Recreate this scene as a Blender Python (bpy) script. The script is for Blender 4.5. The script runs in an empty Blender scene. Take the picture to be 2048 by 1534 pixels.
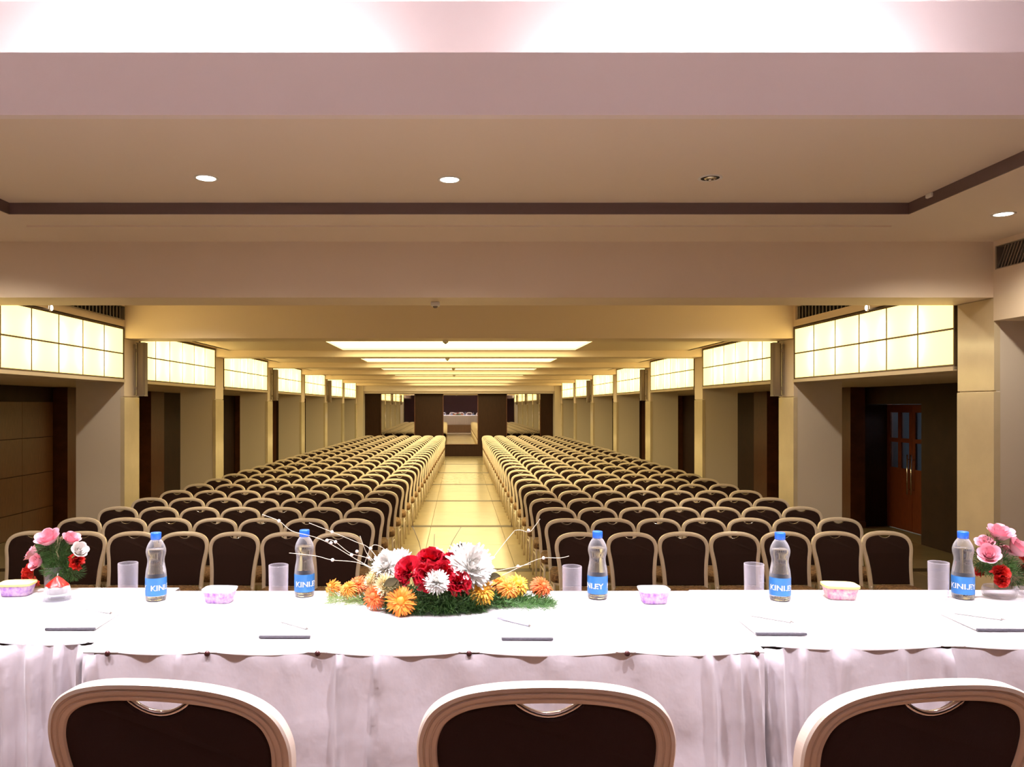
import bpy, math, random
from mathutils import Vector, Matrix
R = math.radians
random.seed(7)
S = bpy.context.scene
COL = S.collection

# ------------------------------------------------------------------ camera, world, exposure
F = 1541.0; VX, VY = 918.0, 813.0          # focal length in pixels, vanishing point of the hall
CZ = 2.06                                   # lens height above the hall floor
cam_d = bpy.data.cameras.new('camera'); cam = bpy.data.objects.new('camera', cam_d); COL.objects.link(cam)
cam.location = (0, 0, CZ); cam.rotation_euler = (R(90), 0, 0)
cam_d.sensor_width = 36; cam_d.lens = F*36/2048
cam_d.shift_x = (1024-VX)/2048; cam_d.shift_y = (VY-767)/2048
cam_d.clip_start = 0.05; cam_d.clip_end = 100
S.camera = cam
W = bpy.data.worlds.new('world'); S.world = W; W.use_nodes = True
W.node_tree.nodes['Background'].inputs[0].default_value = (0.02, 0.02, 0.022, 1)
W.node_tree.nodes['Background'].inputs[1].default_value = 1.0
S.view_settings.view_transform = 'Standard'; S.view_settings.look = 'None'
S.view_settings.gamma = 1; S.view_settings.use_curve_mapping = False
S.view_settings.exposure = 0.3
S.cycles.max_bounces = 10; S.cycles.diffuse_bounces = 5; S.cycles.glossy_bounces = 4
S.cycles.transmission_bounces = 8; S.cycles.transparent_max_bounces = 12
S.cycles.caustics_reflective = False; S.cycles.caustics_refractive = False
S.cycles.sample_clamp_indirect = 4.0
S.cycles.use_denoising = True

# light levels
L_PANE = 1.75        # backlit panels
L_BOXTUBE = 20.0      # tubes inside the light boxes
L_COFFER = 4.7       # luminous ceiling fields
L_COVE = 115.0        # fluorescent tubes in the stage cove
L_STAGE = 340.0      # added stage downlights, out of view
L_DOWN = 62.0        # hall downlights
STAGE_C = (1.0, 0.915, 0.985)
WARM_C = (1.0, 0.80, 0.46)

# ------------------------------------------------------------------ helpers
def lin(r, g, b):
    f = lambda c: (c/255/12.92) if c/255 <= .04045 else ((c/255+.055)/1.055)**2.4
    return (f(r), f(g), f(b), 1)

def newmat(name):
    m = bpy.data.materials.new(name); m.use_nodes = True
    nt = m.node_tree; b = nt.nodes['Principled BSDF']
    return m, nt, b

def mat(name, c, rough=.6, metal=0, bump=0, bscale=60, var=0, vscale=4, spec=.5, sheen=0, stretch=None, dark=None, sub=None):
    m, nt, b = newmat(name)
    b.inputs['Base Color'].default_value = c
    b.inputs['Roughness'].default_value = rough
    b.inputs['Metallic'].default_value = metal
    b.inputs['Specular IOR Level'].default_value = spec
    if sheen: b.inputs['Sheen Weight'].default_value = sheen
    if var or bump:
        tc = nt.nodes.new('ShaderNodeTexCoord'); mp = nt.nodes.new('ShaderNodeMapping')
        nt.links.new(tc.outputs['Object'], mp.inputs[0])
        if stretch: mp.inputs['Scale'].default_value = stretch
    if var:
        n = nt.nodes.new('ShaderNodeTexNoise'); n.inputs['Scale'].default_value = vscale
        n.inputs['Detail'].default_value = 6; n.inputs['Roughness'].default_value = .6
        nt.links.new(mp.outputs[0], n.inputs['Vector'])
        mx = nt.nodes.new('ShaderNodeMix'); mx.data_type = 'RGBA'
        d = dark or tuple(x*(1-var) for x in c[:3])+(1,)
        mx.inputs[6].default_value = d; mx.inputs[7].default_value = c
        cr = nt.nodes.new('ShaderNodeValToRGB'); cr.color_ramp.elements[0].position = .35; cr.color_ramp.elements[1].position = .65
        nt.links.new(n.outputs['Fac'], cr.inputs[0]); nt.links.new(cr.outputs[0], mx.inputs[0])
        nt.links.new(mx.outputs[2], b.inputs['Base Color'])
    if bump:
        n2 = nt.nodes.new('ShaderNodeTexNoise'); n2.inputs['Scale'].default_value = bscale; n2.inputs['Detail'].default_value = 4
        nt.links.new(mp.outputs[0], n2.inputs['Vector'])
        bp = nt.nodes.new('ShaderNodeBump'); bp.inputs['Strength'].default_value = bump; bp.inputs['Distance'].default_value = .01
        nt.links.new(n2.outputs['Fac'], bp.inputs['Height']); nt.links.new(bp.outputs[0], b.inputs['Normal'])
    return m

def emit(name, c, s):
    m, nt, b = newmat(name); nt.nodes.remove(b)
    e = nt.nodes.new('ShaderNodeEmission'); e.inputs[0].default_value = tuple(c[:3])+(1,); e.inputs[1].default_value = s
    nt.links.new(e.outputs[0], nt.nodes['Material Output'].inputs[0]); return m

class MB:
    """collects geometry for ONE mesh object"""
    def __init__(s): s.v = []; s.f = []; s.sm = []
    def add(s, vs, fs, smooth=False):
        o = len(s.v); s.v += [tuple(v) for v in vs]
        for f in fs: s.f.append(tuple(i+o for i in f)); s.sm.append(smooth)
        return s
    def box(s, x0, x1, y0, y1, z0, z1):
        v = [(x, y, z) for z in (z0, z1) for y in (y0, y1) for x in (x0, x1)]
        return s.add(v, [(0,2,3,1),(4,5,7,6),(0,1,5,4),(2,6,7,3),(0,4,6,2),(1,3,7,5)])
    def bevbox(s, x0, x1, y0, y1, z0, z1, b):
        v = []
        for (ix, iy, iz, z) in ((b,b,0,z0),(0,0,0,z0+b),(0,0,0,z1-b),(b,b,0,z1)):
            v += [(x0+ix,y0+iy,z),(x1-ix,y0+iy,z),(x1-ix,y1-iy,z),(x0+ix,y1-iy,z)]
        f = [(3,2,1,0),(12,13,14,15)]
        for k in range(3):
            for i in range(4):
                j = (i+1) % 4; f.append((4*k+i,4*k+j,4*k+4+j,4*k+4+i))
        return s.add(v, f)
    def lathe(s, prof, n=24, c=(0,0,0), smooth=True, cap=True):
        v = []; f = []
        for (r, z) in prof:
            for i in range(n):
                a = 2*math.pi*i/n; v.append((c[0]+r*math.cos(a), c[1]+r*math.sin(a), c[2]+z))
        m = len(prof)
        for k in range(m-1):
            for i in range(n):
                j = (i+1) % n; f.append((k*n+i, k*n+j, (k+1)*n+j, (k+1)*n+i))
        s.add(v, f, smooth)
        if cap:
            o = len(s.v)-len(v)
            s.f.append(tuple(o+i for i in range(n-1, -1, -1))); s.sm.append(False)
            s.f.append(tuple(o+(m-1)*n+i for i in range(n))); s.sm.append(False)
        return s
    def tube(s, pts, r, n=8, smooth=True, r2=None):
        pts = [Vector(p) for p in pts]; v = []; f = []
        up = Vector((.123, .31, .94))
        for i, p in enumerate(pts):
            t = (pts[min(i+1, len(pts)-1)]-pts[max(i-1, 0)]).normalized()
            a = t.cross(up)
            if a.length < .05: a = t.cross(Vector((1,0,0)))
            a.normalize(); b = t.cross(a)
            rr = r if r2 is None else r+(r2-r)*i/(len(pts)-1)
            for k in range(n):
                w = 2*math.pi*k/n; v.append(p+a*rr*math.cos(w)+b*rr*math.sin(w))
        for i in range(len(pts)-1):
            for k in range(n):
                l = (k+1) % n; f.append((i*n+k, i*n+l, (i+1)*n+l, (i+1)*n+k))
        f.append(tuple(range(n-1, -1, -1))); f.append(tuple((len(pts)-1)*n+k for k in range(n)))
        return s.add(v, f, smooth)
    def grid(s, fn, nu, nv, smooth=True):
        v = [fn(i/nu, j/nv) for j in range(nv+1) for i in range(nu+1)]
        f = [(j*(nu+1)+i, j*(nu+1)+i+1, (j+1)*(nu+1)+i+1, (j+1)*(nu+1)+i) for j in range(nv) for i in range(nu)]
        return s.add(v, f, smooth)
    def sphere(s, c, r, n=10, m=6):
        prof = [(max(r*math.sin(math.pi*k/m), 1e-4), -r*math.cos(math.pi*k/m)) for k in range(m+1)]
        return s.lathe(prof, n, c, True, False)
    def mesh(s, name, m=None):
        me = bpy.data.meshes.new(name); me.from_pydata(s.v, [], s.f)
        me.polygons.foreach_set('use_smooth', s.sm)
        if m: me.materials.append(m)
        me.update(); return me
    def build(s, name, m, parent=None, loc=None):
        return obj(name, s.mesh(name, m), parent, loc)

def obj(name, me, parent=None, loc=None):
    o = bpy.data.objects.new(name, me); COL.objects.link(o)
    if parent: o.parent = parent
    if loc: o.location = loc
    return o

def tag(o, label=None, cat=None, group=None, kind=None):
    if label: o['label'] = label
    if cat: o['category'] = cat
    if group: o['group'] = group
    if kind: o['kind'] = kind
    return o

def thing(name, loc, label, cat, group=None, rz=0):
    o = bpy.data.objects.new(name, None); COL.objects.link(o)
    o.location = loc; o.rotation_euler = (0, 0, rz); o.empty_display_size = .1
    return tag(o, label, cat, group)

def struct(name, mb, m, label, cat):
    return tag(mb.build(name, m), label, cat, None, 'structure')

def copy_tree(o, parent=None):
    c = o.copy(); COL.objects.link(c); c.parent = parent
    for ch in o.children: copy_tree(ch, c)
    return c

def join_mesh(parts, name):
    """parts: list of (mesh, material, matrix) -> one mesh with several materials"""
    me = bpy.data.meshes.new(name); v = []; f = []; mi = []; sm = []; mats = []
    for (p, m, mx) in parts:
        if m not in mats: mats.append(m)
        k = mats.index(m); o = len(v)
        v += [tuple(mx @ x.co) for x in p.vertices]
        for q in p.polygons:
            f.append(tuple(i+o for i in q.vertices)); mi.append(k); sm.append(q.use_smooth)
    me.from_pydata(v, [], f)
    for m in mats: me.materials.append(m)
    me.polygons.foreach_set('material_index', mi); me.polygons.foreach_set('use_smooth', sm); me.update()
    return me

ORD = ['first','second','third','fourth','fifth','sixth','seventh','eighth','ninth','tenth','eleventh','twelfth','thirteenth','fourteenth','fifteenth','sixteenth','seventeenth','eighteenth','nineteenth','twentieth','twenty-first']

# ------------------------------------------------------------------ materials
M = {}
M['paint'] = mat('cream_paint', (.83, .71, .58, 1), .55, bump=.03, bscale=120)
M['ceil'] = mat('ceiling_paint', (.82, .72, .62, 1), .6, bump=.02, bscale=90)
M['stage_paint'] = mat('stage_paint', (.88, .80, .79, 1), .6, bump=.02, bscale=90)
M['pier'] = mat('pier_paint', (.78, .70, .61, 1), .45, bump=.03, bscale=140)
M['marble_clad'] = mat('cream_marble', (.74, .63, .44, 1), .12, var=.10, vscale=3, spec=.6)
M['gap'] = mat('painted_gap_shade', (.13, .08, .068, 1), .5)
M['wood'] = mat('dark_veneer', (.13, .042, .018, 1), .32, var=.4, vscale=5, stretch=(1, 14, 1.2))
M['wood2'] = mat('brown_veneer', (.16, .065, .025, 1), .36, var=.35, vscale=5, stretch=(1, 14, 1.2))
M['wood_red'] = mat('red_brown_door', (.22, .055, .022, 1), .3, var=.35, vscale=6, stretch=(1, 12, 1))
M['dark_wall'] = mat('dark_wall_veneer', (.040, .016, .009, 1), .5, var=.3, vscale=4, stretch=(10, 1, 1), spec=.2)
M['tile'] = mat('cream_floor_marble', (.39, .31, .185, 1), .20, var=.08, vscale=2.2, spec=.35)
M['tile2'] = mat('pale_floor_marble', (.365, .29, .175, 1), .21, var=.10, vscale=2.8, spec=.35)
M['strip'] = mat('dark_granite', (.10, .068, .038, 1), .5, var=.4, vscale=40, spec=.15)
M['grout'] = mat('floor_bed', (.34, .27, .17, 1), .6)
M['stage_wood'] = mat('stage_board', (.17, .085, .045, 1), .4, var=.3, vscale=4, stretch=(12, 1, 1))
M['purple'] = mat('plum_wall', (.10, .055, .06, 1), .7, bump=.05)
M['mirror'] = mat('mirror_silver', (.86, .85, .82, 1), .015, 1.0)
M['frame_dark'] = mat('panel_frame', (.10, .06, .03, 1), .5)
M['lip'] = mat('light_box_lip', (.60, .50, .36, 1), .5)
M['grille'] = mat('grille_metal', (.22, .19, .17, 1), .45, .3)
M['black'] = mat('recess_black', (.012, .010, .009, 1), .8)
M['speaker'] = mat('speaker_grey', (.20, .155, .125, 1), .5, .3)
M['bracket'] = mat('bracket_metal', (.45, .40, .34, 1), .35, .7)
M['chrome'] = mat('chrome', (.75, .72, .70, 1), .15, 1.0)
M['whiteplastic'] = mat('white_plastic', (.78, .76, .72, 1), .4)
M['champagne'] = mat('champagne_frame', (.80, .69, .58, 1), .36, .1, var=.06, vscale=20)
M['back_fabric'] = mat('dark_brown_fabric', (.030, .014, .012, 1), .85, bump=.2, bscale=600, spec=.15)
M['seat_fabric'] = mat('patterned_seat_fabric', (.34, .19, .08, 1), .85, var=.7, vscale=45, dark=(.07, .03, .015, 1), bump=.15, bscale=400)
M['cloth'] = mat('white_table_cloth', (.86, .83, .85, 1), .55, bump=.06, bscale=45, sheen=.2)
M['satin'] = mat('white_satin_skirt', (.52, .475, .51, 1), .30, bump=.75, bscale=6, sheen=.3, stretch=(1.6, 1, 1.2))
M['pin'] = mat('dark_stud', (.05, .012, .012, 1), .25, .3)
M['tubewhite'] = emit('cove_tube_glow', STAGE_C, L_COVE)
M['tubewarm'] = emit('light_box_tube_glow', (1, .93, .60), L_BOXTUBE)
M['coffer'] = emit('luminous_ceiling', (1.0, .81, .38), L_COFFER)
M['lamp'] = emit('downlight_glow', (1.0, .93, .80), 14)
M['added_stagelamp'] = emit('added_stage_lamp_glow', STAGE_C, 10)

def pane_mat():
    m, nt, b = newmat('backlit_panel'); nt.nodes.remove(b)
    e = nt.nodes.new('ShaderNodeEmission'); e.inputs[0].default_value = (1.0, .735, .26, 1); e.inputs[1].default_value = L_PANE
    t = nt.nodes.new('ShaderNodeBsdfTranslucent'); t.inputs[0].default_value = (.80, .70, .38, 1)
    a = nt.nodes.new('ShaderNodeAddShader')
    nt.links.new(e.outputs[0], a.inputs[0]); nt.links.new(t.outputs[0], a.inputs[1])
    nt.links.new(a.outputs[0], nt.nodes['Material Output'].inputs[0]); return m
M['pane'] = pane_mat()

def glass_mat(name, c=(1, 1, 1, 1), ior=1.45, rough=0.0):
    m, nt, b = newmat(name)
    b.inputs['Base Color'].default_value = c; b.inputs['Transmission Weight'].default_value = 1
    b.inputs['IOR'].default_value = ior; b.inputs['Roughness'].default_value = rough; return m
M['glass'] = glass_mat('clear_glass')
M['water'] = glass_mat('drinking_water', (.97, .98, 1, 1), 1.33)
M['frost'] = glass_mat('frosted_door_glass', (.55, .66, .78, 1), 1.2, .35)
def film_mat():
    m, nt, b = newmat('clear_plastic_film')
    g = nt.nodes.new('ShaderNodeBsdfTransparent'); g.inputs[0].default_value = (.93, .94, .96, 1)
    b.inputs['Base Color'].default_value = (.9, .9, .95, 1); b.inputs['Roughness'].default_value = .08; b.inputs['Specular IOR Level'].default_value = .8
    fr = nt.nodes.new('ShaderNodeLayerWeight'); fr.inputs[0].default_value = .35
    mr = nt.nodes.new('ShaderNodeMath'); mr.operation = 'MULTIPLY_ADD'; mr.inputs[1].default_value = .7; mr.inputs[2].default_value = .06
    mx = nt.nodes.new('ShaderNodeMixShader')
    nt.links.new(fr.outputs['Facing'], mr.inputs[0]); nt.links.new(mr.outputs[0], mx.inputs[0])
    nt.links.new(g.outputs[0], mx.inputs[1]); nt.links.new(b.outputs[0], mx.inputs[2])
    nt.links.new(mx.outputs[0], nt.nodes['Material Output'].inputs[0]); return m
M['film'] = film_mat()
def haze_mat():
    m, nt, b = newmat('thin_glass')
    b.inputs['Base Color'].default_value = (.80, .76, .82, 1); b.inputs['Roughness'].default_value = .12; b.inputs['Specular IOR Level'].default_value = 1
    g = nt.nodes.new('ShaderNodeBsdfTransparent'); g.inputs[0].default_value = (.95, .95, .96, 1)
    fr = nt.nodes.new('ShaderNodeLayerWeight'); fr.inputs[0].default_value = .30
    mr = nt.nodes.new('ShaderNodeMath'); mr.operation = 'MULTIPLY_ADD'; mr.inputs[1].default_value = .55; mr.inputs[2].default_value = .08
    mx = nt.nodes.new('ShaderNodeMixShader')
    nt.links.new(fr.outputs['Facing'], mr.inputs[0]); nt.links.new(mr.outputs[0], mx.inputs[0])
    nt.links.new(g.outputs[0], mx.inputs[1]); nt.links.new(b.outputs[0], mx.inputs[2])
    nt.links.new(mx.outputs[0], nt.nodes['Material Output'].inputs[0]); return m
M['thinglass'] = haze_mat()
M['bluecap'] = mat('blue_cap', (.02, .14, .75, 1), .35)
M['bluelabel'] = mat('blue_label', (.018, .17, .48, 1), .4, var=.25, vscale=25)
M['ink'] = mat('white_ink', (.9, .92, .95, 1), .5)
M['darkink'] = mat('dark_ink', (.03, .03, .05, 1), .5)
M['rose'] = mat('pink_petal', (.90, .42, .50, 1), .6, var=.2, vscale=30)
M['rosew'] = mat('white_petal', (.88, .84, .80, 1), .6, var=.06, vscale=30)
M['mum'] = mat('white_mum_petal', (.95, .94, .90, 1), .6)
M['cream_mum'] = mat('cream_mum_petal', (.90, .80, .50, 1), .6)
M['red'] = mat('red_petal', (.62, .008, .030, 1), .5, var=.4, vscale=40)
M['scarlet'] = mat('scarlet_petal', (.66, .02, .012, 1), .5, var=.4, vscale=40)
M['orange'] = mat('orange_petal', (.85, .27, .02, 1), .6, var=.25, vscale=60)
M['orange2'] = mat('deep_orange_petal', (.80, .15, .025, 1), .6, var=.25, vscale=60)
M['yellow_or'] = mat('golden_petal', (.88, .42, .03, 1), .6, var=.2, vscale=60)
M['fern'] = mat('fern_green', (.035, .10, .012, 1), .6, var=.5, vscale=25)
M['leaf'] = mat('leaf_green', (.06, .17, .03, 1), .5, var=.4, vscale=30)
M['darkleaf'] = mat('dark_leaf', (.045, .035, .012, 1), .75, spec=.15, var=.4, vscale=30)
M['stem'] = mat('green_stem', (.16, .24, .06, 1), .6)
M['twig'] = mat('pale_twig', (.62, .55, .42, 1), .6)
M['bead'] = mat('white_bead', (.95, .93, .9, 1), .3)
M['wire'] = mat('dark_wire', (.03, .025, .02, 1), .5)
M['paper'] = mat('white_paper', (.90, .89, .90, 1), .7)
M['binding'] = mat('dark_binding', (.05, .045, .06, 1), .5, var=.5, vscale=300)
M['pen'] = mat('grey_pen', (.35, .35, .40, 1), .35)
M['yellowlid'] = mat('yellow_lid', (.90, .78, .30, 1), .5, var=.15, vscale=30)
M['print'] = mat('purple_print', (.85, .70, .82, 1), .5, var=.6, vscale=70, dark=(.30, .10, .50, 1))
M['print2'] = mat('pink_print', (.88, .80, .72, 1), .5, var=.6, vscale=60, dark=(.62, .16, .36, 1))
M['wax'] = mat('white_wax', (.88, .84, .80, 1), .5)
M['redwax'] = mat('red_wax', (.55, .025, .012, 1), .3, var=.5, vscale=60, dark=(.30, .005, .005, 1))
M['lobby'] = mat('lobby_wall', (.45, .52, .60, 1), .7)

# ------------------------------------------------------------------ hall dimensions
XW = 4.12; BAY = 3.555; D0 = 5.94; NB = 7          # inner plane of the piers, bay length, first pier, bays
PD = .43; XO = 6.90; ZB = 2.90; ZC = 3.33          # pier depth, outer wall, beam underside, ceiling
DE = 31.8; ZL0, ZL1 = 2.37, 3.03                   # end wall, light box bottom and top
SZ = .63                                            # stage height
def pier_y(k): return D0 + BAY*k

# floor: bed, tiles between dark strips
floor = struct('floor', MB().box(-7.6, 7.6, -3.0, DE+.2, -.12, -.012), M['grout'], 'cream marble hall floor crossed by thin dark strips', 'floor')
tile_me = {}
def tile_mesh(w, l, m):
    k = (round(w, 3), round(l, 3), m)
    if k not in tile_me: tile_me[k] = MB().bevbox(-w/2, w/2, -l/2, l/2, -.02, 0, .003).mesh('floor_tile', M[m])
    return tile_me[k]
SW = .19
ys = [3.4] + [pier_y(k)+PD/2 for k in range(8)] + [DE]
xcols = [-6.9, -5.7, -4.5, -3.3, -2.1, -.48-.0, .72, 2.1, 3.3, 4.5, 5.7, 6.9]
for b in range(len(ys)-1):
    a0 = ys[b]+(SW/2 if b else 0); a1 = ys[b+1]-(SW/2 if b < len(ys)-2 else 0)
    for i in range(len(xcols)-1):
        w = xcols[i+1]-xcols[i]-.004
        for h in range(2):
            l = (a1-a0)/2-.004
            obj('floor_tile', tile_mesh(w, l, 'tile' if (i+b+h) % 2 else 'tile2'), floor, ((xcols[i]+xcols[i+1])/2, a0+(h+.5)*(a1-a0)/2, 0))
    if 0 < b:
        MB().box(-6.9, 6.9, ys[b]-SW/2, ys[b]+SW/2, -.02, .0005).build('dark_strip', M['strip'], floor)

# beams across the hall
for k in range(8):
    y = pier_y(k)
    struct('ceiling_beam', MB().box(-XW-.6, XW+.6, y, y+PD+.03, ZB, 3.75), M['paint'],
           ['wide cream ceiling beam nearest the stage with a small sensor under it'][0] if k == 0 else 'cream ceiling beam, %s behind the one nearest the stage' % ORD[k-1], 'beam')

# piers, with polished cladding and painted head
for sx in (-1, 1):
    side = 'door side' if sx > 0 else 'grooved panel side'
    for k in range(8):
        y = pier_y(k)
        p = struct('pillar', MB().box(min(sx*(XW+.02), sx*(XW+.60)), max(sx*(XW+.02), sx*(XW+.60)), y, y+PD, 0, ZB), M['pier'],
                   'rectangular pillar with polished cream face, %s from the stage on the %s' % (ORD[k], side), 'pillar')
        MB().bevbox(min(sx*XW, sx*(XW+.05)), max(sx*XW, sx*(XW+.05)), y-.004, y+PD+.004, .002, 2.175, .004).build('marble_cladding', M['marble_clad'], p)
        MB().bevbox(min(sx*(XW+.004), sx*(XW+.05)), max(sx*(XW+.004), sx*(XW+.05)), y-.002, y+PD+.002, 2.183, ZB-.002, .003).build('pillar_head', M['marble_clad'] if k == 0 else M['paint'], p)

# bulkheads above the light boxes (face in the pier plane) with a grille slot, and side-aisle soffits
for sx in (-1, 1):
    side = 'right' if sx > 0 else 'left'
    mb = MB()
    for k in range(NB):
        y0 = pier_y(k)+PD+.03; y1 = pier_y(k+1)
        xa, xb = sorted((sx*XW, sx*(XW+.10)))
        mb.box(xa, xb, y0, y1, ZL1+.012, 3.12)
        mb.box(xa, xb, y0, y1, 3.285, ZC+.05)
        mb.box(xa, xb, y0, y0+.10, 3.12, 3.285); mb.box(xa, xb, y1-.06, y1, 3.12, 3.285)
        xa, xb = sorted((sx*(XW+.30), sx*(XW+.34)))
        mb.box(xa, xb, y0, y1, ZL1+.012, ZC+.05)
    struct('trim_1' if sx < 0 else 'trim_2', mb, M['paint'], 'cream bulkhead strip above the light boxes on the %s' % ('door side' if sx > 0 else 'grooved panel side'), 'bulkhead')
    xa, xb = sorted((sx*(XW+.42), sx*7.6))
    struct('ceiling_side_%s' % side, MB().box(xa, xb, D0, DE, ZL0+.02, ZL0+.10), M['ceil'], 'low soffit over the dark side aisle on the %s' % ('door side' if sx > 0 else 'grooved panel side'), 'ceiling')
    for k in range(2):
        y0 = pier_y(k)+PD+.13; y1 = pier_y(k+1)-.06
        g = thing('air_grille', (sx*(XW+.03), (y0+y1)/2, 3.2), 'long dark air grille above the light box over the %s' % (('glazed double doors' if sx > 0 else 'grooved wood panelling') if k == 0 else ('plain recess after the doors' if sx > 0 else 'plain recess after the grooved panelling')), 'grille')
        L = (y1-y0)/2
        MB().box(-.005, .06, -L, L, -.082, -.078).box(-.005, .06, -L, L, .078, .082).box(-.004, .06, -L, -L+.012, -.08, .08).box(-.004, .06, L-.012, L, -.08, .08).build('grille_frame', M['grille'], g)
        MB().box(*( (.055,.065) if sx > 0 else (-.065,-.055) ), -L, L, -.08, .08).build('grille_back', M['black'], g)
        n = 34; lv = None
        for i in range(n):
            yy = -L+(i+.5)*2*L/n
            if lv is None: lv = MB().box(-.004, .03, -.006, .006, -.078, .078).mesh('louvre', M['grille'])
            obj('louvre', lv, g, (0, yy, 0)).rotation_euler = (0, 0, R(35)*sx)

# light boxes
nc = 6; BL = BAY-PD-.03-.02; pw = (BL-.03)/nc; ph = (ZL1-ZL0-.05)/2
pane_me = MB().add([(0,-pw/2+.005,-ph/2+.005),(0,pw/2-.005,-ph/2+.005),(0,pw/2-.005,ph/2-.005),(0,-pw/2+.005,ph/2-.005),
                    (.012,-pw/2+.002,-ph/2+.002),(.012,pw/2-.002,-ph/2+.002),(.012,pw/2-.002,ph/2-.002),(.012,-pw/2+.002,ph/2-.002)],
                   [(3,2,1,0),(0,1,5,4),(1,2,6,5),(2,3,7,6),(3,0,4,7)]).mesh('light_panel', M['pane'])
fr = MB()
for i in range(nc+1):
    yy = -BL/2+.015+i*pw; fr.box(.006, .022, yy-.008, yy+.008, .03, ZL1-ZL0-.012)
for j in range(3):
    zz = .035+j*ph; fr.box(.004, .024, -BL/2, BL/2, zz-.008, zz+.008)
fr.box(.0, .05, -BL/2, -BL/2+.014, 0, ZL1-ZL0); fr.box(.0, .05, BL/2-.014, BL/2, 0, ZL1-ZL0)
fr.box(.0, .05, -BL/2, BL/2, ZL1-ZL0-.012, ZL1-ZL0)
frame_me = fr.mesh('panel_frame', M['frame_dark'])
case_me = MB().box(.024, .30, -BL/2, BL/2, -.0, .02).box(.024, .30, -BL/2, BL/2, ZL1-ZL0-.01, ZL1-ZL0+.004).box(.29, .30, -BL/2, BL/2, 0, ZL1-ZL0).box(.024, .3, -BL/2, -BL/2+.008, 0, ZL1-ZL0).box(.024, .3, BL/2-.008, BL/2, 0, ZL1-ZL0).mesh('box_casing', M['lip'])
lip_me = MB().box(-.012, .30, -BL/2, BL/2, -.012, .024).mesh('bottom_lip', M['lip'])
tub_me = MB().tube([(.085, 0, .12), (.085, 0, ZL1-ZL0-.12)], .014, 8).mesh('fluorescent_tube', M['tubewarm'])
for sx in (-1, 1):
    for k in range(NB):
        yc = (pier_y(k)+PD+.03+pier_y(k+1))/2
        if k == 0: lab, grp = ('backlit cream panel light box above the glazed double doors' if sx > 0 else 'backlit cream panel light box above the grooved wood panelling'), 'light boxes between the pillars'
        else: lab, grp = 'backlit panel light box, %s from the stage on the %s' % (ORD[k], 'door side' if sx > 0 else 'grooved panel side'), 'light boxes between the pillars'
        t = thing('wall_light_box', (sx*XW, yc, ZL0), lab, 'light box', grp, 0 if sx > 0 else math.pi)
        obj('panel_frame', frame_me, t); obj('box_casing', case_me, t); obj('bottom_lip', lip_me, t)
        for i in range(nc):
            for j in range(2):
                obj('light_panel', pane_me, t, (.008, -BL/2+.015+(i+.5)*pw, .035+(j+.5)*ph))
        for i in range(1, nc):
            obj('fluorescent_tube', tub_me, t, (0, -BL/2+.015+i*pw+.05*((i*7+k) % 3-1), 0))

# hall ceiling and luminous ceiling fields
struct('ceiling', MB().box(-XW-.4, XW+.4, D0, DE, ZC, ZC+.1), M['ceil'], 'cream hall ceiling between the beams', 'ceiling')
for k in range(1, NB):
    y0 = pier_y(k)+PD+.03; y1 = pier_y(k+1); X1 = 1.95; a = y0+.40; b = y1-.10; zr = 3.01
    r = struct('ceiling_raft', MB().box(-3.9, -X1, y0+.005, y1-.005, zr, zr+.05).box(X1, 3.9, y0+.005, y1-.005, zr, zr+.05).box(-X1, X1, y0+.005, a, zr, zr+.05).box(-X1, X1, b, y1-.005, zr, zr+.05)
               .box(-3.9, -3.85, y0+.005, y1-.005, zr, ZC).box(3.85, 3.9, y0+.005, y1-.005, zr, ZC), M['ceil'],
               'dropped cream ceiling with a glowing yellow field, %s bay from the stage' % ORD[k], 'ceiling')
    MB().box(-X1, X1, a, b, zr+.035, zr+.047).build('luminous_panel', M['coffer'], r)

# outer side walls
left_wall = struct('wall_left', MB().box(-7.1, -XO-.02, -3, DE, 0, 2.8), M['dark_wall'], 'dark wooden side wall with horizontal grooves', 'wall')
pl = MB().bevbox(0, .022, -.459, .459, 0, .577, .004).mesh('wood_panel', M['wood2'])
pl0 = MB().bevbox(0, .022, -.459, .459, 0, .377, .004).mesh('wood_panel', M['wood2'])
for k in range(3):
    for c in range(3):
        obj('wood_panel', pl0, left_wall, (-XO-.018, pier_y(k)+.82+.4625+c*.925, .002))
        for rr in range(3):
            obj('wood_panel', pl, left_wall, (-XO-.018, pier_y(k)+.82+.4625+c*.925, .387+.585*rr))
rw = MB()
rw.box(XO+.0, XO+.2, -3, 11.50, 0, 2.8).box(XO, XO+.2, 13.30, DE, 0, 2.6).box(XO+.2, 7.60, 11.3, 11.50, 0, 2.6).box(XO+.2, 7.60, 13.30, 13.5, 0, 2.6)
rw.box(XO+.05, 7.60, 11.50, 13.30, 2.10, 2.6).box(7.46, 7.60, 11.50, 11.86, 0, 2.1)
right_wall = struct('wall_right', rw, M['dark_wall'], 'dark wooden side wall with a recessed doorway', 'wall')
for sx in (-1, 1):
    w = left_wall if sx < 0 else right_wall
    for k in range(8):
        y = pier_y(k)+.06
        if k < 1: continue
        xa, xb = sorted((sx*(XO-.24), sx*(XO+.01)))
        MB().bevbox(xa, xb, y, y+.74, .001, ZL0+.02, .006).build('pilaster', M['wood'], w)
        MB().bevbox(min(sx*(XO-.27), sx*(XO+.01)), max(sx*(XO-.27), sx*(XO+.01)), y-.03, y+.77, .001, .10, .006).build('pilaster_base', M['wood'], w)
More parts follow.
